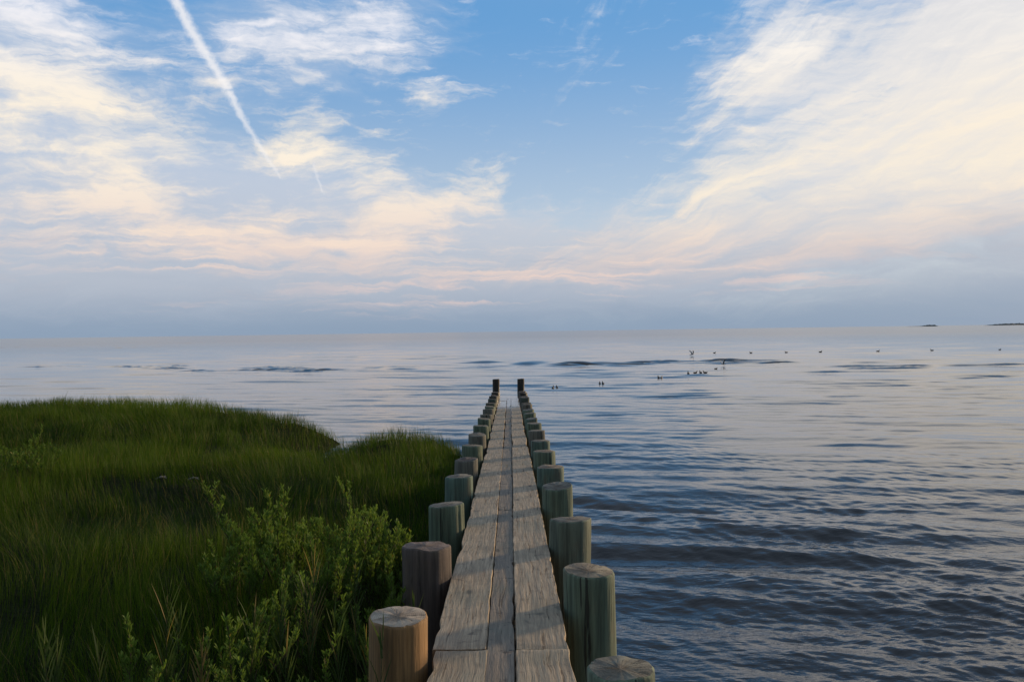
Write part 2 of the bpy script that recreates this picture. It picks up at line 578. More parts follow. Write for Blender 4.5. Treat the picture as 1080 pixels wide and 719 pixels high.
build_ground()


# ------------------------------------------------------------------ foliage material
def leaf_material(name, dark, light, dry, dry_amount=0.08, rough=0.55):
    mt, nb, bs = material(name)
    at = nb.new('ShaderNodeAttribute', attribute_name='tint')
    s = nb.sep(at.outputs['Vector'])
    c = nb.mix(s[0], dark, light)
    c = nb.mix(nb.ramp(s[1], 1.0 - dry_amount, 1.0 - dry_amount + 0.02), c, dry)
    nb.l.new(c, bs.inputs['Base Color'])
    bs.inputs['Roughness'].default_value = rough
    bs.inputs['Specular IOR Level'].default_value = 0.14
    tl = nb.new('ShaderNodeBsdfTranslucent')
    nb.l.new(nb.mix(1.0, c, (0.95, 1.0, 0.5), 'MULTIPLY'), tl.inputs[0])
    mx = nb.new('ShaderNodeMixShader')
    mx.inputs[0].default_value = 0.42
    out = mt.node_tree.nodes['Material Output']
    nb.l.new(bs.outputs[0], mx.inputs[1])
    nb.l.new(tl.outputs[0], mx.inputs[2])
    nb.l.new(mx.outputs[0], out.inputs[0])
    return mt


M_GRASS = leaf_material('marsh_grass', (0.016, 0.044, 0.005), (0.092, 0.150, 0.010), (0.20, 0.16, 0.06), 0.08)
M_SHRUB = leaf_material('shrub_leaf', (0.092, 0.165, 0.034), (0.225, 0.305, 0.072), (0.30, 0.22, 0.05), 0.03, 0.45)
M_REED = leaf_material('reed_leaf', (0.045, 0.075, 0.030), (0.10, 0.135, 0.045), (0.26, 0.19, 0.09), 0.14)


def set_tint(me, per_vert):
    a = me.attributes.new('tint', 'FLOAT_VECTOR', 'POINT')
    a.data.foreach_set('vector', np.asarray(per_vert, np.float32).ravel())


def blades(base, height, width, lean_dir, lean, yaw, curve, tint):
    """N tapered curved blades, 3 segments each -> verts, faces, tint"""
    N = len(base)
    ts = np.array([0, 0.4, 0.75, 1.0])
    wf = np.array([1.0, 0.85, 0.5, 0.0])
    side = np.stack([np.cos(yaw), np.sin(yaw), np.zeros(N)], -1)
    ld = np.stack([np.cos(lean_dir), np.sin(lean_dir), np.zeros(N)], -1)
    V = np.zeros((N, 7, 3))
    for j, t in enumerate(ts):
        c = base + ld * (lean * height * t + curve * height * t * t)[:, None]
        c[:, 2] += height * (t - 0.25 * curve * t * t)
        if j < 3:
            V[:, 2 * j] = c - side * (width * wf[j] / 2)[:, None]
            V[:, 2 * j + 1] = c + side * (width * wf[j] / 2)[:, None]
        else:
            V[:, 6] = c
    off = (np.arange(N) * 7)[:, None]
    q = np.concatenate([off + np.array([0, 1, 3, 2]), off + np.array([2, 3, 5, 4])])
    tr = off + np.array([4, 5, 6])
    T = np.repeat(tint[:, None, :], 7, axis=1)
    return V.reshape(-1, 3), q, tr, T.reshape(-1, 3)


HOLES = [(at_z(px, py, 0.5).x, at_z(px, py, 0.5).y, w_) for px, py, w_ in [(135, 512, .5), (205, 522, .6), (186, 504, .35), (228, 508, .35), (28, 498, .5), (330, 478, .4)]]


def build_grass():
    pts = []
    # candidates in depth bands so that near grass is denser and finer
    for (y0, y1, dens, wid) in [(-1.5, 2, 150, 5.0), (2, 6, 1000, 3.8), (6, 10, 980, 4.2), (10, 15, 860, 5.0), (15, 21, 700, 6.5), (21, 30, 520, 8.5)]:
        xl = -(0.72 * y1 + 3.0)
        n = int((y1 - y0) * (-xl - 0.2) * dens)
        x = RNG.uniform(xl, -0.2, n)
        y = RNG.uniform(y0, y1, n)
        pts.append(np.stack([x, y, np.full(n, wid)], -1))
    P = np.concatenate(pts)
    S = sdist(P[:, 0], P[:, 1], SHORE)
    edge = np.clip((S + 0.35) / 0.75, 0, 1)
    inl = np.exp(-((P[:, 0] + 3.9) / 0.7) ** 2 - ((P[:, 1] - 17.2) / 0.9) ** 2)
    keep = (S > -0.35) & (RNG.random(len(P)) < edge ** 1.2 + inl * 0.06)
    clump = lowf(P[:, 0], P[:, 1], 2.4, 31) * 0.5 + lowf(P[:, 0], P[:, 1], 0.7, 32) * 0.5
    keep &= RNG.random(len(P)) < np.clip(0.72 + 0.42 * clump, 0.12, 1)
    for hx, hy, hw in HOLES:
        keep &= RNG.random(len(P)) > 0.75 * np.exp(-((P[:, 0] - hx) / hw) ** 2 - ((P[:, 1] - hy) / (hw * 0.8)) ** 2)
    keep &= (P[:, 0] < -0.62 - 0.22 * (P[:, 1] < 16))
    P = P[keep]; S = S[keep]; clump = clump[keep]
    N = len(P)
    print('grass blades', N)
    z = ground_z(P[:, 0], P[:, 1], S)
    big = lowf(P[:, 0], P[:, 1], 6.5, 33)
    h = (0.35 + 0.04 * clump + 0.035 * big) * RNG.uniform(0.6, 1.12, N)
    dip = np.exp(-((P[:, 0] + 3.7) / 1.0) ** 2 - ((P[:, 1] - 15.7) / 1.3) ** 2)
    h *= 1 - 0.45 * dip
    tall = RNG.random(N) < 0.02
    h[tall] *= 1.35
    h = np.where(z < 0.02, np.clip(h, 0.3, None), h)
    flop = np.clip(lowf(P[:, 0], P[:, 1], 3.0, 34), -1, 1)
    lean_dir = 2.6 + 1.3 * lowf(P[:, 0], P[:, 1], 4, 35) + RNG.normal(0, 0.9, N)
    lean = np.abs(RNG.normal(0.10 + 0.12 * np.clip(flop, 0, 1), 0.10, N))
    curve = np.abs(RNG.normal(0.14 + 0.2 * np.clip(flop, 0, 1), 0.12, N))
    w = P[:, 2] / 1000 * RNG.uniform(0.7, 1.3, N)
    t0 = np.clip(0.42 + 0.26 * big + 0.20 * clump + 0.22 * np.clip((P[:, 1] - 11) / 9, 0, 1) - 0.22 * np.clip((8.5 - P[:, 1]) / 3, 0, 1) + RNG.normal(0, 0.26, N), 0, 1)  # tint also carries light: far blades paler as if sunlit, near ones darker
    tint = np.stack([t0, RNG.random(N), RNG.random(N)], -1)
    base = np.stack([P[:, 0], P[:, 1], z - 0.02], -1)
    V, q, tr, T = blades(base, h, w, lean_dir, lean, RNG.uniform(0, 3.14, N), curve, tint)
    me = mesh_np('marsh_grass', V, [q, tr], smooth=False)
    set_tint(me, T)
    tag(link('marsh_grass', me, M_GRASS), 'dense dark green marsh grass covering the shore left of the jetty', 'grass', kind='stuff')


build_grass()


# ------------------------------------------------------------------ shrubs and reeds
def ground_at(x, y):
    X = np.array([x]); Y = np.array([y])
    return float(ground_z(X, Y, sdist(X, Y, SHORE))[0])


def tube(path, radii, sides=5):
    """swept tube -> verts, quads (numpy)"""
    path = np.asarray(path, float)
    n = len(path)
    V = np.zeros((n, sides, 3))
    for i in range(n):
        d = path[min(i + 1, n - 1)] - path[max(i - 1, 0)]
        d = d / (np.linalg.norm(d) + 1e-9)
        a = np.cross(d, [0.31, 0.95, 0.05]); a /= np.linalg.norm(a)
        b = np.cross(d, a)
        for s in range(sides):
            t = 2 * math.pi * s / sides
            V[i, s] = path[i] + radii[i] * (a * math.cos(t) + b * math.sin(t))
    idx = np.arange(n * sides).reshape(n, sides)
    q = np.stack([idx[:-1], np.roll(idx[:-1], -1, 1), np.roll(idx[1:], -1, 1), idx[1:]], -1).reshape(-1, 4)
    return V.reshape(-1, 3), q


def merge(parts):
    V, Q, o = [], [], 0
    for v, q in parts:
        V.append(v); Q.append(q + o); o += len(v)
    return np.vstack(V), np.vstack(Q)


def leaves(pos, direc, up, length, width):
    """N folded oval leaves (6 verts, 4 faces)"""
    N = len(pos)
    direc = direc / np.linalg.norm(direc, axis=1, keepdims=True)
    side = np.cross(direc, up); side /= (np.linalg.norm(side, axis=1, keepdims=True) + 1e-9)
    nor = np.cross(side, direc)
    L = length[:, None]; W = width[:, None]
    V = np.zeros((N, 7, 3))
    V[:, 0] = pos
    V[:, 1] = pos + direc * L * 0.45 + side * W * 0.40 + nor * W * 0.15
    V[:, 2] = pos + direc * L * 0.45 - side * W * 0.40 + nor * W * 0.15
    V[:, 3] = pos + direc * L * 0.76 + side * W * 0.46 + nor * W * 0.18
    V[:, 4] = pos + direc * L * 0.76 - side * W * 0.46 + nor * W * 0.18
    V[:, 5] = pos + direc * L - nor * W * 0.08
    V[:, 6] = pos + direc * L * 0.55 - nor * W * 0.05
    off = (np.arange(N) * 7)[:, None]
    tr = np.concatenate([off + np.array(a) for a in ([0, 6, 1], [0, 2, 6], [1, 6, 3], [2, 4, 6], [3, 6, 5], [4, 5, 6])])
    return V.reshape(-1, 3), tr


M_STEM, nb_, bs_ = material('woody_stem')
bs_.inputs['Base Color'].default_value = (0.085, 0.062, 0.035, 1)
bs_.inputs['Roughness'].default_value = 0.85


def shrub(x, y, top_z, rad, stems, leaf, label, seed, dens=1.0, bright=0.5):
    g = np.random.default_rng(seed)
    gz = ground_at(x, y)
    root = empty('marsh_shrub', (x, y, gz))
    tag(root, label, 'shrub', 'leafy shrubs in the marsh')
    H = top_z - gz
    tubes, LP, LD = [], [], []
    def twig(p0, d0, length, r0, leaf_from):
        n = max(5, int(length / 0.07))
        p = np.array(p0, float); d = np.array(d0, float)
        path = [p.copy()]
        for i in range(n):
            d = d + g.normal(0, 0.075, 3) + np.array([0, 0, 0.05])
            d /= np.linalg.norm(d)
            p = p + d * length / n
            path.append(p.copy())
        path = np.array(path)
        tubes.append(tube(path, np.linspace(r0, r0 * 0.35, n + 1)))
        m = int(length * (1 - leaf_from) / 0.0046 * dens)
        tt = leaf_from + (1 - leaf_from) * g.random(m) ** 0.75
        k = np.clip((tt * n).astype(int), 0, n - 1)
        f = (tt * n - k)[:, None]
        q = path[k] * (1 - f) + path[k + 1] * f
        ang = g.uniform(0, 6.28, m)
        out = np.stack([np.cos(ang), np.sin(ang), g.uniform(0.9, 2.4, m)], -1)
        LP.append(q); LD.append(out)
        return path
    for s in range(int(stems * 1.3)):
        a = g.uniform(0, 6.28); rr = rad * math.sqrt(g.random())
        p0 = (rr * 0.55 * math.cos(a), rr * 0.55 * math.sin(a), -0.03)
        hh = H * g.uniform(0.50, 1.0) * (1 - 0.30 * (rr / rad) ** 2)
        if s == 0: hh = H * 1.0
        d0 = (0.42 * rr / rad * math.cos(a), 0.42 * rr / rad * math.sin(a), 1.0)
        path = twig(p0, d0, hh, 0.006, 0.25)
        for b in range(g.integers(2, 6)):
            k = g.integers(int(len(path) * 0.3), len(path) - 1)
            an = g.uniform(0, 6.28)
            twig(path[k], (0.55 * math.cos(an), 0.55 * math.sin(an), 1.0), hh * g.uniform(0.14, 0.30), 0.003, 0.1)
    V, Q = merge(tubes)
    link('stem', mesh_np('stem', V, [Q]), M_STEM, root)
    LP = np.vstack(LP); LD = np.vstack(LD)
    n = len(LP)
    ln = 0.98 * leaf * g.uniform(0.6, 1.25, n)
    V, T = leaves(LP, LD, np.tile([0.05, 0.02, 1.0], (n, 1)) + g.normal(0, 0.3, (n, 3)), ln, ln * g.uniform(0.20, 0.31, n))
    me = mesh_np('foliage', V, [T], smooth=False)
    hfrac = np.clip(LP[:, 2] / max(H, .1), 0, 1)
    t0 = np.clip(bright + 0.25 * (hfrac - 0.6) + g.normal(0, 0.2, n), 0, 1)     # leaves get paler towards the top
    set_tint(me, np.repeat(np.stack([t0, g.random(n), g.random(n)], -1)[:, None, :], 7, axis=1).reshape(-1, 3))
    link('foliage', me, M_SHRUB, root)
    return root


def shrub_px(px, py_top, y, **kw):
    p = at_y(px, py_top, y)
    return shrub(p.x, y, p.z, **kw)


shrub_px(288, 500, 7.6, rad=0.42, stems=26, leaf=0.050, seed=1, bright=0.48, label='tallest bright green shrub with spire shaped shoots in the middle of the marsh')
shrub_px(383, 520, 7.0, rad=0.42, stems=34, leaf=0.046, seed=2, bright=0.62, label='wide yellow green shrub next to the dark brown post on the left')
shrub_px(335, 545, 6.4, rad=0.36, stems=20, leaf=0.046, seed=3, bright=0.45, label='mid green shrub squeezed between the tall spire shrub and the wide yellow green one')
shrub_px(252, 548, 6.7, rad=0.32, stems=16, leaf=0.048, seed=4, bright=0.36, label='darker green shrub at the left foot of the tall spire shrub')
shrub_px(240, 632, 4.9, rad=0.20, stems=9, leaf=0.046, seed=5, bright=0.55, label='small upright pale green shrub with a pointed tip at the bottom edge of the marsh')
shrub_px(152, 650, 4.7, rad=0.16, stems=6, leaf=0.046, seed=6, bright=0.55, label='thin knobbly topped shrub standing just left of the tallest blue green reed')
shrub_px(18, 452, 13.0, rad=0.75, stems=30, leaf=0.055, seed=7, bright=0.35, dens=0.7, label='distant low shrub alone in the grass at the left edge')
shrub_px(418, 560, 6.9, rad=0.20, stems=10, leaf=0.044, seed=8, bright=0.6, label='narrow yellow green shrub touching the dark brown post')

shrub_px(302, 598, 5.7, rad=0.22, stems=14, leaf=0.044, seed=9, bright=0.5, label='low mid green shrub in front of the tall spire shrub, behind the reeds')
shrub_px(395, 596, 5.9, rad=0.20, stems=14, leaf=0.044, seed=10, bright=0.6, label='low leafy shrub directly behind the nearest tan post')
shrub_px(196, 672, 4.5, rad=0.16, stems=8, leaf=0.042, seed=12, bright=0.5, label='low bushy plant at the bottom edge right of the tallest blue green reed')
shrub_px(352, 668, 4.5, rad=0.16, stems=8, leaf=0.040, seed=13, bright=0.4, label='low dark plant at the bottom edge left of the nearest tan post')
shrub_px(268, 686, 4.3, rad=0.16, stems=8, leaf=0.040, seed=14, bright=0.5, label='low plant at the bottom edge right of the small upright pale green shrub')


def reed(px, py_top, y, nl, label, seed, lean=(0.0, 0.0), leaf_len=0.32, dry=False):
    g = np.random.default_rng(seed)
    tip = at_y(px, py_top, y)
    gz = ground_at(tip.x, y)
    H = tip.z - gz
    root = empty('reed', (tip.x - lean[0], y - lean[1], gz))
    tag(root, label, 'reed', 'reeds in front of the shrubs')
    n = 10
    t = np.linspace(0, 1, n + 1)
    stem_h = H * 0.86
    path = np.stack([lean[0] * t ** 1.6, lean[1] * t ** 1.6, -0.03 + (stem_h + 0.03) * t], -1)
    V, Q = tube(path, np.linspace(0.0045, 0.0015, n + 1))
    link('stem', mesh_np('stem', V, [Q]), M_REEDSTEM, root)
    tt = np.linspace(0.25, 1.0, nl) + g.normal(0, 0.01, nl)
    tt = np.clip(tt, 0.2, 1.0)
    b = np.stack([np.interp(tt, t, path[:, i]) for i in range(3)], -1)
    ang = np.arange(nl) * math.pi + g.normal(0.4, 0.45, nl)
    h = 0.80 * leaf_len * g.uniform(0.75, 1.15, nl) * np.where(tt > 0.9, 0.8, 1.0)
    h[-1] = max(0.10, H - b[-1, 2])
    ln = np.where(tt > 0.92, 0.05, g.uniform(0.14, 0.30, nl))
    cv = np.where(tt > 0.92, 0.03, g.uniform(0.02, 0.18, nl))
    tint = np.stack([np.clip(g.normal(0.45, 0.2, nl), 0, 1), np.where(g.random(nl) < (0.8 if dry else 0.06), 1.0, 0.1), g.random(nl)], -1)
    V, q, tr, T = blades(b, h, g.uniform(0.010, 0.016, nl), ang, ln, ang + 1.57 + g.normal(0, 0.5, nl), cv, tint)
    me = mesh_np('leaves', V, [q, tr], smooth=False)
    set_tint(me, T)
    link('leaves', me, M_REED, root)


M_REEDSTEM, nb_, bs_ = material('reed_stem')
bs_.inputs['Base Color'].default_value = (0.10, 0.10, 0.04, 1)
bs_.inputs['Roughness'].default_value = 0.6
for a in [
    (176, 603, 4.7, 15, 'tallest blue green reed with many pointed leaves in the bottom left', 41, (0.02, 0), 0.32),
    (190, 640, 4.9, 10, 'shorter reed leaning against the right of the tallest blue green reed', 42, (0.05, 0), 0.30),
    (46, 648, 4.4, 9, 'sparse reed with a pale straw leaf nearest the left edge', 43, (-0.02, 0), 0.28),
    (60, 668, 4.5, 8, 'thin dark reed just right of the one nearest the left edge', 44, (0.03, 0), 0.28),
    (104, 672, 4.5, 9, 'slim reed standing alone between the left edge reeds and the tallest reed', 45, (0.0, 0), 0.27),
    (213, 676, 4.6, 9, 'reed with straw coloured tips right of the tallest blue green reed', 46, (0.03, 0), 0.27, True),
    (268, 640, 4.9, 12, 'reed rising beside the small upright pale shrub', 47, (0.04, 0), 0.3),
    (296, 618, 5.2, 12, 'reed with splayed leaves in front of the tall spire shrub', 48, (0.02, 0), 0.3),
    (331, 578, 5.6, 12, 'dry straw coloured reed standing in front of the mid green shrub', 49, (0.03, 0), 0.34, True),
    (322, 600, 5.4, 11, 'green reed directly left of the dry straw coloured reed', 50, (-0.02, 0), 0.32),
    (374, 592, 5.6, 11, 'reed in front of the wide yellow green shrub', 51, (0.0, 0), 0.3),
    (352, 640, 4.9, 11, 'low reed between the dry reed and the tan post', 52, (-0.04, 0), 0.3),
    (404, 628, 4.15, 8, 'short reed whose leaves cross the front of the nearest tan post', 53, (0.05, 0), 0.26),
    (436, 620, 5.3, 7, 'short reed between the tan post and the dark brown post', 54, (0.0, 0), 0.24),
    (385, 655, 4.6, 9, 'short reed touching the left side of the nearest tan post', 55, (-0.03, 0), 0.26),
    (302, 668, 4.5, 11, 'bushy reed at the bottom edge below the dry straw coloured reed', 56, (0.03, 0), 0.3),
]:
    a = list(a); a[3] = int(a[3] * 2.0)
    reed(*a)


# ------------------------------------------------------------------ timber
def deck_z(y):
    return 1.10 - 0.033 * y


def wood_deck(name, pale, mid, dark, knots=0.3):
    mt, nb, bs = material(name)
    tc = nb.new('ShaderNodeTexCoord').outputs['Object']
    rnd = nb.new('ShaderNodeObjectInfo').outputs['Random']
    off = nb.vm('ADD', tc, nb.comb(nb.m('MULTIPLY', rnd, 7.3), nb.m('MULTIPLY', rnd, 31.0), 0.0))
    wob = nb.vm('MULTIPLY', nb.vm('SUBTRACT', nb.noise(off, 2.3, 3, 0.5, color=True), (0.5, 0.5, 0.5)), (0.045, 0.0, 0))
    p = nb.vm('ADD', off, wob)
    grain = nb.noise(nb.mapping(p, scale=(55, 1.6, 55)), 1.0, 6, 0.62)
    fine = nb.noise(nb.mapping(p, scale=(230, 6, 230)), 1.0, 3, 0.6)
    ringv = nb.new('ShaderNodeTexWave', wave_type='BANDS', bands_direction='X', wave_profile='SAW')
    nb.put(ringv.inputs['Vector'], nb.mapping(p, scale=(1, 0.13, 1)))
    ringv.inputs['Scale'].default_value = 11
    ringv.inputs['Distortion'].default_value = 9
    ringv.inputs['Detail'].default_value = 3
    ringv.inputs['Detail Scale'].default_value = 1.4
    ring = ringv.outputs['Fac']
    blot = nb.noise(off, 3.1, 5, 0.6)
    blot2 = nb.noise(off, 9.0, 5, 0.65, 0.4)
    c = nb.mix(nb.ramp(grain, 0.3, 0.68), mid, pale)
    c = nb.mix(nb.ramp(ring, 0.55, 1.0, 0, 0.5), c, mid)
    c = nb.mix(nb.ramp(blot, 0.45, 0.72, 0, 0.75), c, mid)
    c = nb.mix(nb.ramp(blot2, 0.56, 0.74, 0, knots), c, dark)
    crack = nb.ramp(nb.noise(nb.mapping(p, (5, 2, 0), scale=(34, 0.9, 34)), 1.0, 5, 0.7), 0.33, 0.40, 1.0, 0.0)
    c = nb.mix(nb.m('MULTIPLY', crack, 0.75), c, dark)
    c = nb.mix(nb.ramp(fine, 0.4, 0.8, 0, 0.3), c, dark)
    vor = nb.new('ShaderNodeTexVoronoi', feature='F1')
    nb.put(vor.inputs['Vector'], nb.mapping(p, scale=(4.6, 1.7, 0.01)))
    vor.inputs['Scale'].default_value = 1.0
    vor.inputs['Randomness'].default_value = 1.0
    vs = nb.sep(vor.outputs['Color'])
    knot = nb.m('MULTIPLY', nb.ramp(vor.outputs['Distance'], 0.14, 0.05), nb.ramp(vs[0], 0.55, 0.6))
    c = nb.mix(nb.m('MULTIPLY', knot, 0.85), c, dark)
    # algae tint and the wet, low end of the walkway
    algae = nb.ramp(nb.noise(off, 1.3, 4, 0.6), 0.46, 0.7, 0, 0.42)
    c = nb.mix(algae, c, (0.13, 0.155, 0.12))
    yy = nb.sep(nb.new('ShaderNodeNewGeometry').outputs['Position'])[1]
    wet = nb.ramp(nb.m('MULTIPLY_ADD', blot, 6.0, yy), 27.5, 31.5)
    c = nb.mix(nb.m('MULTIPLY', wet, 0.55), c, (0.045, 0.042, 0.038))
    nb.l.new(c, bs.inputs['Base Color'])
    nb.put(bs.inputs['Roughness'], nb.m('MULTIPLY_ADD', wet, -0.70, 0.84))
    h = nb.m('MULTIPLY_ADD', grain, 0.5, nb.m('MULTIPLY_ADD', ring, 0.25, nb.m('MULTIPLY_ADD', crack, -0.7, nb.m('MULTIPLY', fine, 0.2))))
    bp = nb.new('ShaderNodeBump')
    nb.put(bp.inputs['Strength'], nb.m('MULTIPLY_ADD', wet, -0.8, 1.0))
    bp.inputs['Distance'].default_value = 0.017
    nb.put(bp.inputs['Height'], h)
    nb.l.new(bp.outputs[0], bs.inputs['Normal'])
    return mt


M_PLANK = wood_deck('weathered_plank', (0.55, 0.425, 0.285), (0.30, 0.228, 0.155), (0.055, 0.044, 0.034), 0.7)
M_CENTRE = wood_deck('dark_plank', (0.30, 0.245, 0.185), (0.18, 0.148, 0.115), (0.03, 0.024, 0.02), 0.95)


def plank(x0, x1, y0, y1, thick, dz, seed, mat, parent, wear=(1.0, 1.0)):
    g = np.random.default_rng(seed)
    ny = max(8, int((y1 - y0) / (0.035 if y0 < 12 else 0.12)))
    ys = np.linspace(y0, y1, ny + 1)
    nx = 12
    def rough(n, step, amp):
        k = g.normal(0, 1, int(n / step) + 4)
        return np.interp(np.arange(n) / step, np.arange(len(k)), k) * amp
    eL = rough(ny + 1, 40, 0.0022) + rough(ny + 1, 3, 0.0012)
    eR = rough(ny + 1, 40, 0.0022) + rough(ny + 1, 3, 0.0012)
    for e, sgn, wf in ((eL, 1, wear[0]), (eR, -1, wear[1])):             # chipped edges
        for _ in range(int(3 * wf * (y1 - y0))):
            k = g.integers(0, ny + 1); wdt = g.uniform(1.0, 4.0)
            e += sgn * g.uniform(0.003, 0.016) * np.exp(-((np.arange(ny + 1) - k) / wdt) ** 2)
    prof = []
    rows = []
    endround = np.clip(np.minimum(ys - y0, y1 - ys) / 0.006, 0, 1) ** 0.5
    us = np.linspace(0, 1, nx + 1)
    for i, yv in enumerate(ys):
        zt = deck_z(yv) + dz
        a = x0 + eL[i]; b = x1 + eR[i]
        bev = 0.007
        row = [(a + 0.004, yv, zt - thick), (a, yv, zt - bev * 1.6)]
        for u in us:
            xx = a + bev * 0.7 + (b - a - bev * 1.4) * u
            cup = -0.004 * (1 - (2 * u - 1) ** 2) * 0.6
            zz = zt + cup + (endround[i] - 1) * 0.007
            zz += 0.0035 * mnoise.noise((xx * 14, yv * 1.2 + seed * 3.7, seed)) + 0.002 * mnoise.noise((xx * 45, yv * 3.0, seed + 9.5))
            row.append((xx, yv, zz))
        row += [(b, yv, zt - bev * 1.6), (b - 0.004, yv, zt - thick)]
        rows.append(row)
    V = np.array(rows)
    n, m = V.shape[:2]
    idx = np.arange(n * m).reshape(n, m)
    q = np.stack([idx[:-1], np.roll(idx[:-1], -1, 1), np.roll(idx[1:], -1, 1), idx[1:]], -1).reshape(-1, 4)
    faces = [q, idx[0][::-1][None, :], idx[-1][None, :]]
    me = mesh_np('plank', V.reshape(-1, 3), faces)
    try:
        me.set_sharp_from_angle(angle=R(40))
    except Exception:
        pass
    return link('plank', me, mat, parent)


def build_walkway():
    root = empty('jetty_walkway', (0, 0, 0))
    tag(root, 'long narrow weathered plank walkway running straight out into the sea', 'walkway')
    g = np.random.default_rng(3)
    END = 36.2
    def run(x0, x1, first, length, mat, dz, seed0, gap=0.0015, wear=(1.0, 1.0), thick=0.095):
        y = -4.0
        edges = [y]
        yy = first
        while yy < END - 1:
            edges.append(yy); yy += length
        edges.append(END)
        for i in range(len(edges) - 1):
            j = g.normal(0, 0.0035)
            plank(x0 + j, x1 + j, edges[i] + gap, edges[i + 1] - gap, thick, dz + g.normal(0, 0.003), seed0 + i, mat, root, wear)
    run(-0.378, -0.082, 4.52, 8.9, M_PLANK, 0.0, 100, wear=(0.7, 0.2))
    run(0.079, 0.374, 4.50, 8.9, M_PLANK, 0.002, 200, wear=(0.2, 0.7))
    run(-0.079, 0.0745, 2.6, 6.1, M_CENTRE, -0.009, 300, 0.0015, (0.2, 0.4), 0.075)
    # tongue-and-groove sheet piling that carries the walkway
    bm = bmesh.new()
    y = -3.9
    while y < END - 0.2:
        zt = deck_z(y) - 0.106 + g.normal(0, 0.002)
        dx = g.normal(0, 0.004)
        ret = bmesh.ops.create_cube(bm, size=1.0, matrix=Matrix.Translation((dx, y + 0.098, (zt - 1.4) / 2)) @ Matrix.Diagonal((0.08, 0.192, zt + 1.4, 1)))
        y += 0.2
    me = bpy.data.meshes.new('sheet_piling')
    bm.to_mesh(me); bm.free()
    link('sheet_piling', me, M_CENTRE, root)


build_walkway()


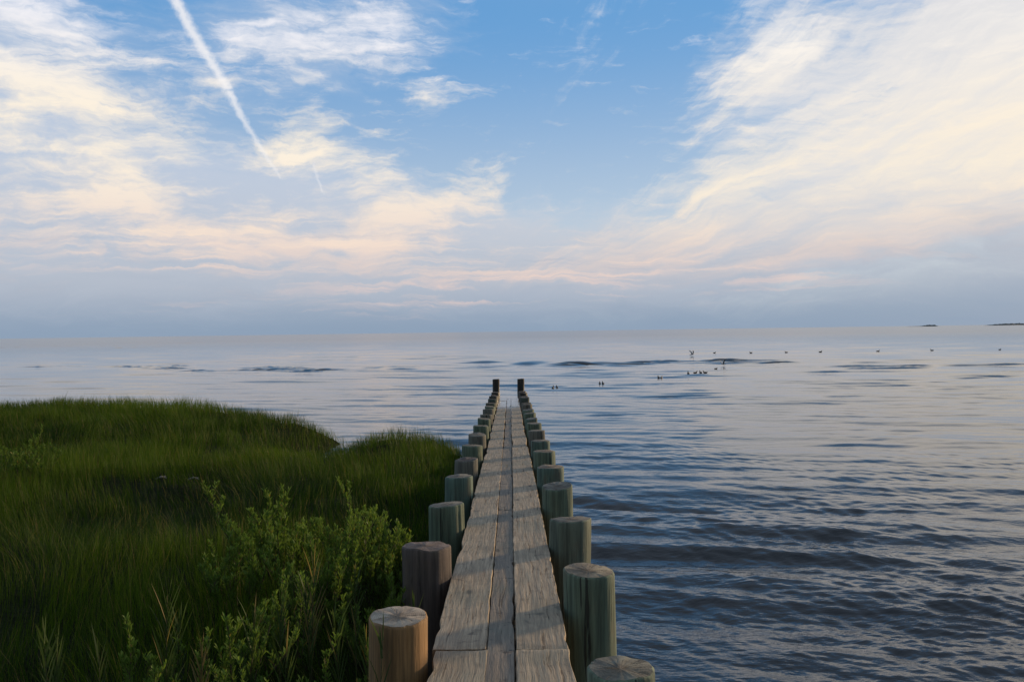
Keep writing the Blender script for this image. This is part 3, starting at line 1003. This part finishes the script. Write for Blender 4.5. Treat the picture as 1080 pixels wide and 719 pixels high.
def post_material():
    mt, nb, bs = material('post_side')
    tc = nb.new('ShaderNodeTexCoord').outputs['Object']
    oi = nb.new('ShaderNodeObjectInfo')
    rnd = oi.outputs['Random']
    ocol = oi.outputs['Color']
    s = nb.sep(tc)
    ang = nb.m('ARCTAN2', s[1], s[0])
    # cylindrical coordinates without a seam
    off = nb.comb(nb.m('MULTIPLY', rnd, 17.0), nb.m('MULTIPLY', rnd, 5.0), nb.m('MULTIPLY', rnd, 11.0))
    p = nb.vm('ADD', tc, off)
    grain = nb.noise(nb.mapping(p, scale=(26, 26, 1.3)), 1.0, 6, 0.65)
    fine = nb.noise(nb.mapping(p, scale=(95, 95, 4)), 1.0, 4, 0.6)
    blot = nb.noise(nb.mapping(p, scale=(5, 5, 3)), 1.0, 5, 0.6)
    c = nb.mix(nb.ramp(grain, 0.32, 0.7), nb.mix(1.0, ocol, (0.55, 0.55, 0.52), 'MULTIPLY'), nb.mix(1.0, ocol, (1.35, 1.3, 1.2), 'MULTIPLY'))
    c = nb.mix(nb.ramp(blot, 0.5, 0.75, 0, 0.55), c, (0.18, 0.135, 0.085))
    crack = nb.ramp(nb.noise(nb.mapping(p, (3, 8, 1), scale=(15, 15, 0.55)), 1.0, 4, 0.7), 0.34, 0.39, 1, 0)
    c = nb.mix(nb.m('MULTIPLY', crack, 0.85), c, (0.022, 0.02, 0.017))
    c = nb.mix(nb.ramp(fine, 0.45, 0.8, 0, 0.35), c, (0.04, 0.042, 0.035))
    # dark, tide-soaked foot of the post (a real waterline stain)
    z = nb.sep(nb.new('ShaderNodeNewGeometry').outputs['Position'])[2]
    stain = nb.ramp(nb.m('MULTIPLY_ADD', blot, 0.28, z), 0.62, 0.30)
    c = nb.mix(nb.m('MULTIPLY', stain, 0.8), c, (0.022, 0.024, 0.018))
    nb.l.new(c, bs.inputs['Base Color'])
    nb.put(bs.inputs['Roughness'], nb.m('MULTIPLY_ADD', stain, -0.35, 0.85))
    bp = nb.new('ShaderNodeBump')
    bp.inputs['Distance'].default_value = 0.012
    nb.put(bp.inputs['Height'], nb.m('MULTIPLY_ADD', crack, -0.8, nb.m('MULTIPLY_ADD', grain, 0.6, nb.m('MULTIPLY', fine, 0.2))))
    nb.l.new(bp.outputs[0], bs.inputs['Normal'])

    mt2, nb, bs = material('post_end_grain')
    tc = nb.new('ShaderNodeTexCoord').outputs['Object']
    oi = nb.new('ShaderNodeObjectInfo')
    rnd = oi.outputs['Random']
    ocol = oi.outputs['Color']
    off = nb.comb(nb.m('MULTIPLY', rnd, 13.0), nb.m('MULTIPLY', rnd, 5.0), nb.m('MULTIPLY', rnd, 3.0))
    p = nb.vm('ADD', tc, off)
    s = nb.sep(tc)
    rad = nb.vm('LENGTH', nb.vm('MULTIPLY', nb.vm('ADD', tc, nb.vm('MULTIPLY', nb.vm('SUBTRACT', nb.noise(p, 5, 2, 0.5, color=True), (0.5, 0.5, 0.5)), (0.06, 0.06, 0))), (1, 1, 0)))
    ring = nb.m('FRACT', nb.m('MULTIPLY', rad, 85))
    ang = nb.m('ARCTAN2', s[1], s[0])
    radial = nb.noise(nb.comb(nb.m('MULTIPLY', nb.m('SINE', ang), 2.6), nb.m('MULTIPLY', nb.m('COSINE', ang), 2.6), nb.m('MULTIPLY_ADD', rad, 2.0, nb.m('MULTIPLY', rnd, 30))), 1.6, 5, 0.75)
    chk = nb.ramp(radial, 0.36, 0.42, 1, 0)
    blot = nb.noise(p, 9, 5, 0.65)
    c = nb.mix(nb.ramp(blot, 0.35, 0.68), nb.mix(1.0, ocol, (0.55, 0.52, 0.5), 'MULTIPLY'), nb.mix(1.0, ocol, (1.25, 1.22, 1.15), 'MULTIPLY'))
    c = nb.mix(nb.ramp(ring, 0.6, 1.0, 0, 0.35), c, (0.06, 0.05, 0.04))
    c = nb.mix(nb.m('MULTIPLY', chk, nb.ramp(rnd, 0.2, 0.8, 0.35, 0.95)), c, (0.02, 0.017, 0.015))
    c = nb.mix(nb.ramp(rad, 0.02, 0.075, 0.55, 0.0), c, (0.10, 0.07, 0.045))
    nb.l.new(c, bs.inputs['Base Color'])
    bs.inputs['Roughness'].default_value = 0.85
    bp = nb.new('ShaderNodeBump')
    bp.inputs['Distance'].default_value = 0.01
    nb.put(bp.inputs['Height'], nb.m('MULTIPLY_ADD', chk, -1.0, nb.m('MULTIPLY_ADD', ring, -0.25, blot)))
    nb.l.new(bp.outputs[0], bs.inputs['Normal'])
    return mt, mt2


M_POST, M_END = post_material()
GREEN = (0.140, 0.190, 0.138)
TEAL = (0.115, 0.180, 0.152)
TAN = (0.33, 0.19, 0.082)
BROWN = (0.125, 0.098, 0.088)
GREY = (0.165, 0.165, 0.145)
DARK = (0.060, 0.050, 0.042)


def post(x, y, top, dia, color, endcol, label, seed, side):
    g = np.random.default_rng(seed)
    r0 = dia / 2
    bottom = -0.9 if side > 0 else -0.6
    L = top - bottom
    seg = 72 if y < 14 else 28
    zs = np.concatenate([np.linspace(-L, -0.6, 5)[:-1], np.linspace(-0.6, -0.014, 11), [-0.004, 0.0]])
    tilt = g.normal(0, 0.018, 2)
    slant = g.normal(0, 0.05, 2)
    grooves = [(g.uniform(0, 6.28), g.uniform(0.03, 0.07), g.uniform(0.006, 0.016), g.uniform(0.2, 0.9)) for _ in range(int(g.integers(2, 6)))]
    rows = []
    for z in zs:
        row = []
        shrink = 0.0
        if z > -0.010: shrink = 0.004
        if z > -0.002: shrink = 0.010
        for s in range(seg):
            a = 2 * math.pi * s / seg
            n = 0.014 * mnoise.noise((math.cos(a) * 1.2 + seed, math.sin(a) * 1.2, z * 0.8)) + 0.004 * mnoise.noise((math.cos(a) * 5 + seed, math.sin(a) * 5, z * 2.0))
            rr = r0 + n - shrink - 0.012 * z / 2
            for (ga, gw, gd, gl) in grooves:
                da = (a - ga + math.pi) % (2 * math.pi) - math.pi
                rr -= gd * math.exp(-(da / gw) ** 2) * max(0.0, 1 + z / gl)
            zz = z
            if z > -0.02:
                zz += r0 * (slant[0] * math.cos(a) + slant[1] * math.sin(a))
                zz += 0.010 * mnoise.noise((math.cos(a) * 1.5, math.sin(a) * 1.5 + seed, 0)) 
            row.append((rr * math.cos(a) + tilt[0] * z, rr * math.sin(a) + tilt[1] * z, zz))
        rows.append(row)
    V = np.array(rows)
    n, m = V.shape[:2]
    idx = np.arange(n * m).reshape(n, m)
    q = np.stack([idx[:-1], np.roll(idx[:-1], -1, 1), np.roll(idx[1:], -1, 1), idx[1:]], -1).reshape(-1, 4)
    body = mesh_np('timber_post', V.reshape(-1, 3), [q, idx[0][::-1][None, :], ])
    o = link('timber_post', body, M_POST)
    o.location = (x, y, top)
    o.color = (*color, 1)
    tag(o, label, 'post', 'round timber posts along the walkway')
    # end-grain face: rings of a slightly cupped, cracked disc
    rim = V[-1]
    rings = [rim * np.array([f, f, 1.0]) + np.array([0, 0, dz]) for f, dz in ((0.999, 0.0005), (0.85, 0.001), (0.6, -0.001), (0.3, -0.003))]
    for k in range(1, 4):
        rings[k][:, 2] = rings[k][:, 2] * (1 - 0.25 * k) + g.normal(0, 0.0012, m)
    TV = np.vstack(rings + [np.array([[0, 0, -0.004]])])
    ti = np.arange(4 * m).reshape(4, m)
    tq = np.stack([ti[:-1], np.roll(ti[:-1], -1, 1), np.roll(ti[1:], -1, 1), ti[1:]], -1).reshape(-1, 4)
    tt = np.stack([ti[-1], np.roll(ti[-1], -1), np.full(m, 4 * m)], -1)
    top_o = link('cut_top', mesh_np('cut_top', TV, [tq, tt]), M_END, o)
    top_o.color = (*endcol, 1)
    return o


E_PALE = (0.30, 0.27, 0.22)
E_TAN = (0.26, 0.21, 0.155)
E_GREY = (0.19, 0.18, 0.15)
E_DARK = (0.10, 0.085, 0.075)
ORD = ['first', 'second', 'third', 'fourth', 'fifth', 'sixth', 'seventh', 'eighth', 'ninth', 'tenth', 'eleventh', 'twelfth', 'thirteenth',
       'fourteenth', 'fifteenth', 'sixteenth', 'seventeenth', 'eighteenth', 'nineteenth']

# (top centre in the photo, diameter, colours, look)
LEFT = [
    (421, 649, 4.37, .312, TAN, (0.42, 0.36, 0.29), 'nearest left post, warm tan with a pale sawn top and reeds in front'),
    (450, 575, 6.02, .352, BROWN, (0.17, 0.13, 0.115), 'dark purplish brown post, second along the left side, beside the yellow green shrub'),
    (473, 531.5, 7.75, .333, GREEN, E_GREY, 'stout green post behind the dark brown one on the left side'),
    (484.7, 502, 9.60, .325, TEAL, E_GREY, 'teal green post with dark streaks, fourth along the left side'),
    (492, 484, 11.3, .318, GREY, E_DARK, 'grey post with a brown top, fifth along the left side'),
    (498.2, 469.5, 13.0, .325, GREEN, E_GREY, 'olive green post, sixth along the left side'),
    (504, 458, 14.85, .315, GREY, E_GREY, 'bluish grey post at the grass edge, seventh along the left side'),
]
RIGHT = [
    (654, 704, 3.60, .300, GREEN, (0.17, 0.17, 0.14), 'nearest right post, green with a dark star cracked top'),
    (621, 601, 5.26, .332, GREEN, (0.25, 0.22, 0.165), 'tall green post with a pale ringed top, second along the right side'),
    (602, 547, 6.94, .345, (0.145, 0.178, 0.140), E_GREY, 'grey green post with a rusty brown right edge, third along the right side'),
    (587.8, 512, 8.74, .316, GREEN, E_GREY, 'green post with a brown stained right side, fourth along the right side'),
    (580.2, 492, 10.3, .335, TEAL, E_TAN, 'teal post with dark cracks at its rim, fifth along the right side'),
    (573.3, 475.5, 12.0, .317, GREEN, E_TAN, 'mossy green post, sixth along the right side'),
    (568.5, 464.5, 13.5, .312, TEAL, E_GREY, 'green post with a level grey top, seventh along the right side'),
]
for side, rows in ((-1, LEFT), (1, RIGHT)):
    for i, (px, py, y, dia, colr, ec, lab) in enumerate(rows):
        p = at_y(px, py, y)
        xx = side * max(abs(p.x), 0.380 + dia / 2 + 0.004)
        post(xx, y, p.z, dia, colr, ec, lab, 500 + i * 2 + (side > 0), side)
    g = np.random.default_rng(70 + side)
    y = rows[-1][2] + 1.74
    i = len(rows)
    last = 35.0
    while y < last:
        dia = 0.30 + g.normal(0, 0.012)
        h = 0.235 + g.normal(0, 0.032) + 0.02 * (y > 27)
        colr = [GREEN, TEAL, GREY, GREEN][int(g.integers(0, 4))]
        if y > 25: colr = tuple(0.5 * a + 0.5 * b for a, b in zip(colr, DARK))
        if y > 29: colr = DARK
        look = 'dark wet' if y > 29 else 'darkened greenish' if y > 25 else 'weathered green'
        sname = 'left' if side < 0 else 'right'
        post(side * (0.385 + dia / 2), y, deck_z(y) + h, dia, colr, E_DARK if y > 25 else E_GREY,
             f'{look} post, {ORD[i]} from the camera along the {sname} side of the walkway', 600 + i * 2 + (side > 0), side)
        y += 1.74 + g.normal(0, 0.10)
        i += 1
    yend = 36.0
    post(side * (0.395 + 0.15) + (-0.02 if side < 0 else -0.03), yend, 0.615, 0.30, DARK, E_DARK,
         'tall dark end post, %s of the pair at the seaward end of the walkway' % ('left' if side < 0 else 'right'), 700 + side, side)


# ------------------------------------------------------------------ birds
def skin_mesh(name, pts, edges, radii, root=0):
    me = bpy.data.meshes.new(name)
    me.from_pydata(pts, edges, [])
    o = bpy.data.objects.new(name, me)
    COL.objects.link(o)
    sk = o.modifiers.new('skin', 'SKIN')
    me.skin_vertices.new() if not me.skin_vertices else None
    for i, r in enumerate(radii):
        me.skin_vertices[0].data[i].radius = r if isinstance(r, tuple) else (r, r)
        me.skin_vertices[0].data[i].use_root = (i == root)
    sb = o.modifiers.new('subd', 'SUBSURF')
    sb.levels = sb.render_levels = 2
    dg = bpy.context.evaluated_depsgraph_get()
    ev = o.evaluated_get(dg)
    me2 = bpy.data.meshes.new_from_object(ev)
    for p in me2.polygons: p.use_smooth = True
    bpy.data.objects.remove(o)
    return me2


def feather_material(name, back, belly):
    mt, nb, bs = material(name)
    tc = nb.new('ShaderNodeTexCoord').outputs['Object']
    s = nb.sep(tc)
    n = nb.noise(tc, 30, 4, 0.6)
    f = nb.ramp(nb.m('MULTIPLY_ADD', n, 0.05, s[2]), 0.06, 0.11)
    c = nb.mix(f, belly, back)
    nb.l.new(c, bs.inputs['Base Color'])
    bs.inputs['Roughness'].default_value = 0.6
    return mt


M_DUCK = feather_material('duck_feathers', (0.022, 0.020, 0.020), (0.05, 0.045, 0.04))
M_GULL = feather_material('gull_feathers', (0.28, 0.29, 0.30), (0.62, 0.61, 0.59))
M_BEAK, nb_, bs_ = material('beak')
bs_.inputs['Base Color'].default_value = (0.10, 0.07, 0.03, 1)


def duck_mesh():
    pts = [(0, 0, 0.045), (-0.10, 0, 0.05), (-0.17, 0, 0.085), (-0.21, 0, 0.105), (0.09, 0, 0.055), (0.135, 0, 0.10), (0.14, 0, 0.16), (0.155, 0, 0.195), (0.20, 0, 0.19), (0.235, 0, 0.182)]
    ed = [(0, 1), (1, 2), (2, 3), (0, 4), (4, 5), (5, 6), (6, 7), (7, 8), (8, 9)]
    rd = [(.085, .075), (.078, .065), (.045, .03), (.02, .008), (.075, .07), (.045, .045), (.028, .028), (.036, .036), (.014, .012), (.009, .004)]
    return skin_mesh('seabird', pts, ed, rd)


def gull_mesh():
    pts = [(0, 0, 0.0), (-0.12, 0, 0.0), (-0.22, 0, 0.01), (-0.28, 0, 0.01), (0.10, 0, 0.02), (0.16, 0, 0.045), (0.20, 0, 0.05), (0.25, 0, 0.04)]
    ed = [(0, 1), (1, 2), (2, 3), (0, 4), (4, 5), (5, 6), (6, 7)]
    rd = [(.065, .06), (.05, .045), (.045, .018), (.06, .006), (.055, .05), (.035, .035), (.034, .034), (.008, .008)]
    for s in (1, -1):
        k = len(pts)
        pts += [(0.05, s * .10, .06), (0.08, s * .26, .24), (0.0, s * .40, .36), (-0.10, s * .52, .44)]
        ed += [(0, k), (k, k + 1), (k + 1, k + 2), (k + 2, k + 3)]
        rd += [(.075, .018), (.075, .012), (.055, .010), (.018, .005)]
    return skin_mesh('gull', pts, ed, rd)


DUCK = duck_mesh()
DUCK.materials.append(M_DUCK)
GULL = gull_mesh()
GULL.materials.append(M_GULL)
FLOAT = 'dark seabirds floating on the sea'
for (px, py, rz, sc, lab) in [
    (583.3, 409.5, 80, 0.85, 'dark bird on the water nearest the jetty end, left of the closest pair'),
    (587.4, 409.0, 95, 0.8, 'dark bird on the water nearest the jetty end, right of the closest pair'),
    (632.6, 405.0, 85, 0.85, 'dark upright bird, left of the pair floating second closest to the jetty'),
    (636.0, 405.0, 95, 0.9, 'dark upright bird, right of the pair floating second closest to the jetty'),
    (694.6, 398.5, 95, 0.85, 'dark bird, left of the small pair in front of the row of four'),
    (697.6, 398.5, 60, 0.75, 'dark bird, right of the small pair in front of the row of four'),
    (726.0, 394.5, 85, 1.1, 'dark bird, first and largest from the left in the row of four'),
    (733.3, 393.5, 20, 0.9, 'dark bird, second from the left in the row of four'),
    (739.0, 393.5, 100, 1.0, 'dark bird, third from the left in the row of four'),
    (743.8, 393.3, 150, 0.9, 'dark bird, last on the right in the row of four'),
    (755.0, 389.0, 10, 0.7, 'tiny dark bird floating alone just beyond the row of four'),
    (753.5, 372.3, 0, 0.95, 'far dark bird floating right of the gull with raised wings'),
    (792.0, 372.2, 185, 1.0, 'far dark bird alone on pale water midway to the right shore'),
    (829.3, 371.8, 175, 1.0, 'far dark bird, first of the widely spaced four on the right'),
    (865.3, 371.4, 5, 1.15, 'far dark bird, second of the widely spaced four on the right'),
    (926.0, 370.6, 0, 1.1, 'far dark bird, third of the widely spaced four on the right'),
    (983.0, 369.8, 180, 1.15, 'far dark bird, last of the widely spaced four on the right'),
    (1054.5, 368.8, 0, 0.9, 'faint far bird floating nearest the right edge'),
]:
    p = at_z(px, py, 0.0)
    o = link('seabird', DUCK)
    o.location = (p.x, p.y, -0.012)
    o.rotation_euler = (0, 0, R(rz))
    sc *= 0.85
    o.scale = (sc, sc, sc)
    tag(o, lab, 'bird', FLOAT)
for (px, py, z, rz, rx, sc, lab) in [
    (729.5, 374.0, 0.12, 10, 0, 1.0, 'pale gull with raised wings lifting off the water'),
    (763.0, 384.0, 0.12, 200, 12, 0.75, 'smaller pale gull flapping low over the dark ripples'),
]:
    p = at_z(px, py, z)
    o = link('gull', GULL)
    o.location = p
    o.rotation_euler = (R(rx), 0, R(rz))
    o.scale = (sc, sc, sc)
    tag(o, lab, 'gull')


# ------------------------------------------------------------------ driftwood in the grass
M_DRIFT, nb_, bs_ = material('bleached_driftwood')
_n = nb_.noise(nb_.mapping(nb_.new('ShaderNodeTexCoord').outputs['Object'], scale=(8, 60, 60)), 1.0, 4, 0.6)
nb_.l.new(nb_.mix(_n, (0.12, 0.105, 0.09), (0.34, 0.31, 0.27)), bs_.inputs['Base Color'])
bs_.inputs['Roughness'].default_value = 0.85
for (px, py, ln, rz, sd_, lab) in [(170, 504, 0.075, 15, 1, 'short grey driftwood stick lying in the marsh grass, left of the two'),
                                   (204, 505, 0.085, -8, 2, 'pale bleached driftwood stick lying in the marsh grass, right of the two')]:
    g = np.random.default_rng(sd_)
    p = at_z(px, py, 0.52)
    t = np.linspace(-0.5, 0.5, 9)
    path = np.stack([t * ln * 2, 0.02 * np.sin(t * 5), 0.018 * np.cos(t * 4)], -1)
    V, Q = tube(path, 0.016 * (1 - 0.5 * np.abs(t) * 1.5) + g.normal(0, .001, 9), 8)
    br = np.stack([np.linspace(0.05, 0.12, 4), np.linspace(0.01, 0.09, 4), np.linspace(0.01, 0.05, 4)], -1)
    V, Q = merge([(V, Q), tube(br * 0.5, np.linspace(0.008, 0.004, 4), 8)])
    o = link('driftwood', mesh_np('driftwood', V, [Q]), M_DRIFT)
    o.location = p
    o.rotation_euler = (0, 0, R(rz))
    tag(o, lab, 'driftwood', 'driftwood in the grass')


# ------------------------------------------------------------------ islands on the horizon
M_ISLE, nb_, bs_ = material('island_trees')
_n = nb_.noise(nb_.new('ShaderNodeNewGeometry').outputs['Position'], 0.12, 5, 0.6)
nb_.l.new(nb_.mix(_n, (0.03, 0.045, 0.045), (0.09, 0.105, 0.10)), bs_.inputs['Base Color'])
bs_.inputs['Roughness'].default_value = 0.95


def island(px0, px1, D, hmax, seed, label, shape):
    g = np.random.default_rng(seed)
    p0 = at_y(px0, 344, D); p1 = at_y(px1, 344, D)
    nx, ny = 90, 16
    u = np.linspace(0, 1, nx); v = np.linspace(-1, 1, ny)
    U, Vv = np.meshgrid(u, v)
    X = p0.x + (p1.x - p0.x) * U
    depth = (p1.x - p0.x) * 0.35
    Y = D + Vv * depth
    prof = np.interp(u, [a for a, _ in shape], [b for _, b in shape])
    rag = np.clip(1 + 0.35 * lowf(X, Y, 13, seed) + 0.2 * g.normal(0, 1, X.shape), 0.3, 2)
    Z = hmax * prof[None, :] * np.clip(1 - Vv ** 2, 0, 1) ** 0.5 * rag - 0.25
    Z[:, 0] = Z[:, -1] = -0.3
    Z[0] = Z[-1] = -0.3
    idx = np.arange(nx * ny).reshape(ny, nx)
    q = np.stack([idx[:-1, :-1], idx[:-1, 1:], idx[1:, 1:], idx[1:, :-1]], -1).reshape(-1, 4)
    o = link('island', mesh_np('island', np.stack([X, Y, Z], -1).reshape(-1, 3), [q]), M_ISLE)
    tag(o, label, 'island', kind='structure')


island(958, 986, 3000, 4.6, 5, 'small low dark island on the horizon, left of the two', [(0, .1), (.35, .25), (.6, .35), (.7, .8), (.9, 1), (1, .2)])
island(1052, 1140, 3000, 5.6, 6, 'low dark island on the horizon cut by the right edge', [(0, .15), (.08, .6), (.2, 1), (.3, .6), (.6, .9), (1, .1)])


# ------------------------------------------------------------------ render settings
SC.render.engine = 'CYCLES'
SC.cycles.use_denoising = True
SC.cycles.max_bounces = 6
SC.cycles.transparent_max_bounces = 4
SC.cycles.caustics_reflective = False
SC.cycles.caustics_refractive = False
SC.view_settings.view_transform = 'Standard'
SC.view_settings.look = 'None'
SC.view_settings.gamma = 1
SC.view_settings.use_curve_mapping = False
SC.view_settings.exposure = 0.14
